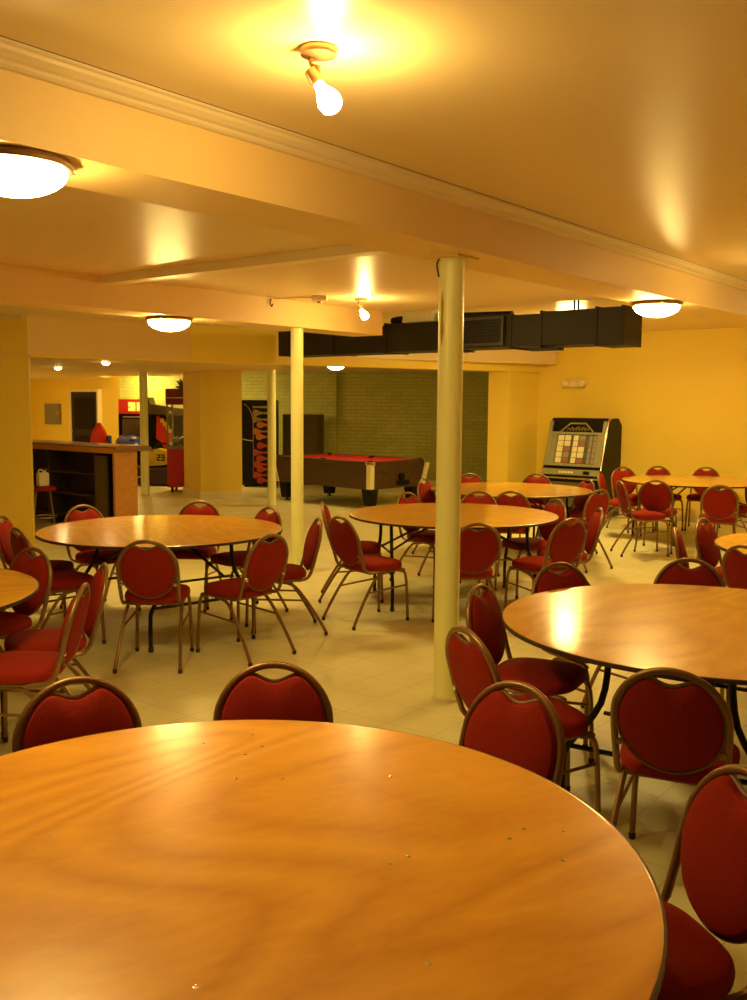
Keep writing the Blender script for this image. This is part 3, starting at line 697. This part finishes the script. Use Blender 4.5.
# its red bucket seat
t = thing('racing_seat', 'pointed bright red seat back showing above the bar, before the dark door', 'seat', (-5.62, 19.5, 0), R(25))
bm = nb()
o = [(-.17, 0, .72), (-.19, 0, .92), (-.15, 0, 1.10), (-.05, 0, 1.27), (.02, 0, 1.28), (.12, 0, 1.12), (.18, 0, .92), (.17, 0, .72)]
cushion(bm, o, [(0, -.06), (.7, -.055), (1, 0), (.7, .055), (0, .06)], ((0, 0, 1.0), (0, 1, 0))); link('backrest', bm, M['plastic_red'], t, smooth=True)
link('side_wing', box(nb(), .14, .22, -.14, .05, .80, 1.02, .03), M['bplastic'], t, smooth=True)
link('seat', box(nb(), -.19, .19, -.5, .04, .42, .74, .06), M['plastic_red'], t, smooth=True)
link('pedestal', box(nb(), -.20, .20, -.42, .0, 0, .44, .01), M['black'], t)
# motorbike game
t = thing('motorbike_arcade_machine', 'motorbike arcade machine with yellow number 23 fairing and red side art', 'arcade machine', (-4.40, 19.75, 0), R(-4))
link('base_platform', box(nb(), -.44, .60, -.45, .35, .03, .36, .02), M['purple'], t)
link('cabinet', box(nb(), -.30, .42, .05, .40, .36, 1.50, .01), M['black'], t)
bm = nb(); extrude(bm, [(-.32, 1.78), (-.26, 1.80), (-.22, 1.66), (.50, 1.56), (.50, 1.42), (-.32, 1.46)], 'y', -.06, .32); link('header', bm, M['olive'], t)
bm = nb(); extrude(bm, [(-.10, 1.42), (.06, 1.36), (.22, .98), (.28, .72), (.10, .62), (-.02, .88), (-.12, .96)], 'y', -.02, .04); link('side_art', bm, M['plastic_red'], t)
bm = nb()
for a in range(4): box(bm, -.02+a*.055, .05+a*.055, -.035, -.021, 1.28-a*.07, 1.36-a*.07)
link('side_art_lettering', bm, M['yplastic'], t)
bm = nb(); extrude(bm, [(-.44, .44), (-.30, .60), (-.20, .72), (.02, .76), (.30, .70), (.34, .50), (.12, .42), (-.20, .40), (-.36, .34)], 'y', -.34, -.14); f = link('fairing', bm, M['yplastic'], t)
bm = nb()  # digits 2 and 3
def digits(bm, x, segs, z=.51, w=.07, h=.13, y=-.352):
    for s in segs:
        a = {'a': (0, h-.02, w, h), 'g': (0, h/2-.01, w, h/2+.01), 'd': (0, 0, w, .02), 'b': (w-.02, h/2, w, h), 'c': (w-.02, 0, w, h/2), 'e': (0, 0, .02, h/2), 'f': (0, h/2, .02, h)}[s]
        box(bm, x+a[0], x+a[2], y, y+.012, z+a[1], z+a[3])
digits(bm, -.01, 'abged'); digits(bm, .08, 'abgcd'); link('race_number', bm, M['black'], f)
bm = nb(); tube(bm, curve([(-.1, -.24, .76), (.0, -.2, .86), (.2, -.2, .84), (.3, -.24, .80)]), .02, 8); link('handlebar', bm, M['steel'], t, smooth=True)
bm = nb(); tube(bm, [(-.28, -.52, .50), (-.28, -.46, .50)], .10, 20); link('wheel', bm, M['black'], t, smooth=True)
bm = nb(); tube(bm, curve([(-.44, -.47, .12), (-.36, -.48, .18), (-.28, -.47, .20)]), .012, 6); link('foot_bar', bm, M['chrome'], t, smooth=True)
# prize machine
t = thing('prize_machine', 'red wheeled prize machine with glass case, left of the square yellow column', 'prize machine', (-3.63, 17.95, 0), R(2))
link('base_cabinet', box(nb(), -.28, .30, 0, .60, .10, .82, .012), M['red'], t)
link('prize_deck', box(nb(), -.28, .30, 0, .60, .82, .88, .01), M['grey'], t)
bm = nb()
for x in (-.28, .27):
    for y in (0, .57): box(bm, x, x+.03, y, y+.03, .88, 1.66)
link('glass_posts', bm, M['grey'], t)
link('glass_case', box(nb(), -.262, .282, .015, .585, .88, 1.66), M['glass'], t)
link('header', box(nb(), -.29, .31, -.02, .62, 1.66, 1.96, .015), plain('dark_red_header', (.20, .02, .015), .5), t)
link('header_stripe', box(nb(), -.285, .305, -.026, -.018, 1.78, 1.80), M['chrome'], t)
bm = nb(); tube(bm, [(.05, .3, 1.66), (.05, .3, 1.40)], .012, 8)
for k in range(3):
    a = k*2.09; tube(bm, curve([(.05, .3, 1.40), (.05+.07*math.cos(a), .3+.07*math.sin(a), 1.34), (.05+.05*math.cos(a), .3+.05*math.sin(a), 1.25)]), .008, 6)
link('claw', bm, M['chrome'], t, smooth=True)
for i, (x, y, m) in enumerate(((-.15, .2, 'grey'), (.02, .15, 'olive'), (.18, .25, 'cardred'), (-.05, .4, 'card'), (.15, .42, 'grey'))):
    bm = nb(); bmesh.ops.create_icosphere(bm, subdivisions=2, radius=.09)
    for v in bm.verts: v.co = Vector((v.co.x+x, v.co.y+y, .96+v.co.z)) + Vector((0, 0, .03*noise.noise(v.co*20)))
    link('soft_prize', bm, M[m], t, smooth=True)
for z in (.93, 1.52): 
    bm = nb(); lathe(bm, [(0, -.03), (.028, -.02), (.028, .02), (0, .03)], 12, (-.20, -.012, z)); link('case_lamp', bm, M['card'], t, smooth=True)
for x in (-.20, .22):
    for y in (.07, .53):
        bm = nb(); tube(bm, [(x-.018, y, .045), (x+.018, y, .045)], .045, 14); box(bm, x-.03, x+.03, y-.03, y+.03, .085, .102); link('castor', bm, M['steel'], t, smooth=True)
bm = nb()
for i in range(7):
    a = i/6*math.pi; tube(bm, [(.02, .25, 1.97), (.02+.16*math.cos(a), .25, 2.0+.17*math.sin(a)+.02*(i % 2))], [.05, .012], 8)
link('top_ornament', bm, M['olive'], t, smooth=True)

# flame-painted vending cabinet
t = thing('flame_cabinet', 'tall black machine with painted flames, between yellow column and thin post', 'vending machine', (-2.32, 19.3, 0), R(3))
link('body', box(nb(), -.36, .36, 0, .65, .03, 1.76, .012), M['black'], t)
link('side_door', box(nb(), -.345, -.135, -.03, -.001, .08, 1.70, .01), M['black'], t)
bm = nb(); tube(bm, curve([(-.345, -.05, .98), (-.25, -.06, .955), (-.13, -.05, .945)]), .012, 8); link('handle', bm, M['chrome'], t, smooth=True)
bm = nb(); tube(bm, curve([(-.30, -.04, 1.68), (-.20, -.04, 1.58), (-.13, -.04, 1.35), (-.125, -.04, .9), (-.125, -.04, .2)]), .007, 6); link('edge_strip', bm, M['chrome'], t, smooth=True)
fl = [(-.23, 1.62, 'flameyel', .55), (-.07, 1.50, 'flameyel', .33), (-.10, 1.37, 'flameyel', .40), (.02, 1.26, 'orange', .30), (-.08, 1.13, 'orange', .40), (.0, 1.02, 'orange', .32), (.02, .84, 'flamered', .30), (-.09, .70, 'flamered', .42), (.01, .58, 'flamered', .32), (-.06, .46, 'flamered', .38), (.02, .36, 'flamered', .30), (-.08, .24, 'flamered', .42), (.02, .13, 'flamered', .32)]
for k, (x, z, m, ln) in enumerate(fl):
    pts = []; rr_ = .078
    for i in range(13):
        a = math.pi/2+math.pi*i/12; pts.append((x+rr_*math.cos(a), z+rr_*math.sin(a)*.9))
    e = min(.35, x+ln)
    pts += [(x+.07, z-.034), (x+.15, z-.018), (e, z-.030), (e, z+.028), (x+.15, z+.014), (x+.07, z+.034)]
    bm = nb(); extrude(bm, pts, 'y', -.012-.0004*k, -.001); link('painted_flame', bm, M[m], t)
for x in (-.3, .3):
    for y in (.06, .58): link('foot', lathe(nb(), [(.025, 0), (.025, .032)], 10, (x, y, 0)), M['steel'], t)
# plain olive cabinet behind the pool table
t = thing('storage_cabinet', 'plain olive brown cabinet standing against brick wall behind the pool table', 'cabinet', (-1.55, 19.9, 0), R(-13))
link('carcass', box(nb(), -.38, .38, 0, .50, .06, 1.47, .01), M['olive'], t)
link('door', box(nb(), -.365, -.005, -.02, -.001, .10, 1.43, .004), M['olive'], t); link('door', box(nb(), .005, .365, -.02, -.001, .10, 1.43, .004), M['olive'], t)
link('plinth', box(nb(), -.36, .36, .02, .48, 0, .06), M['black'], t)

# ================================================================== LIGHT, WORLD, CAMERA
w = bpy.data.worlds.new('basement_air'); bpy.context.scene.world = w; w.use_nodes = True
w.node_tree.nodes['Background'].inputs[0].default_value = (.02, .014, .008, 1); w.node_tree.nodes['Background'].inputs[1].default_value = .3

cam = bpy.data.cameras.new('camera'); co = bpy.data.objects.new('camera', cam); col.objects.link(co)
cam.sensor_fit = 'VERTICAL'; cam.sensor_height = 24.0; cam.lens = 24.0*950/1000; cam.clip_start = .05; cam.clip_end = 100
pi_, ro = R(5.87), R(.4)
fwd = Vector((0, math.cos(pi_), -math.sin(pi_))); up = Vector((0, math.sin(pi_), math.cos(pi_))); rt = Vector((1, 0, 0))
r2 = rt*math.cos(ro)+up*math.sin(ro); u2 = up*math.cos(ro)-rt*math.sin(ro)
co.matrix_world = Matrix(((r2.x, u2.x, -fwd.x, 0), (r2.y, u2.y, -fwd.y, 0), (r2.z, u2.z, -fwd.z, 1.73), (0, 0, 0, 1)))
s = bpy.context.scene; s.camera = co
s.view_settings.view_transform = 'Standard'; s.view_settings.look = 'None'; s.view_settings.gamma = 1.0; s.view_settings.exposure = 1.6
s.view_settings.use_curve_mapping = False
try:
    s.cycles.max_bounces = 10; s.cycles.diffuse_bounces = 6; s.cycles.sample_clamp_indirect = 6.0; s.cycles.sample_clamp_direct = 0
except Exception: pass
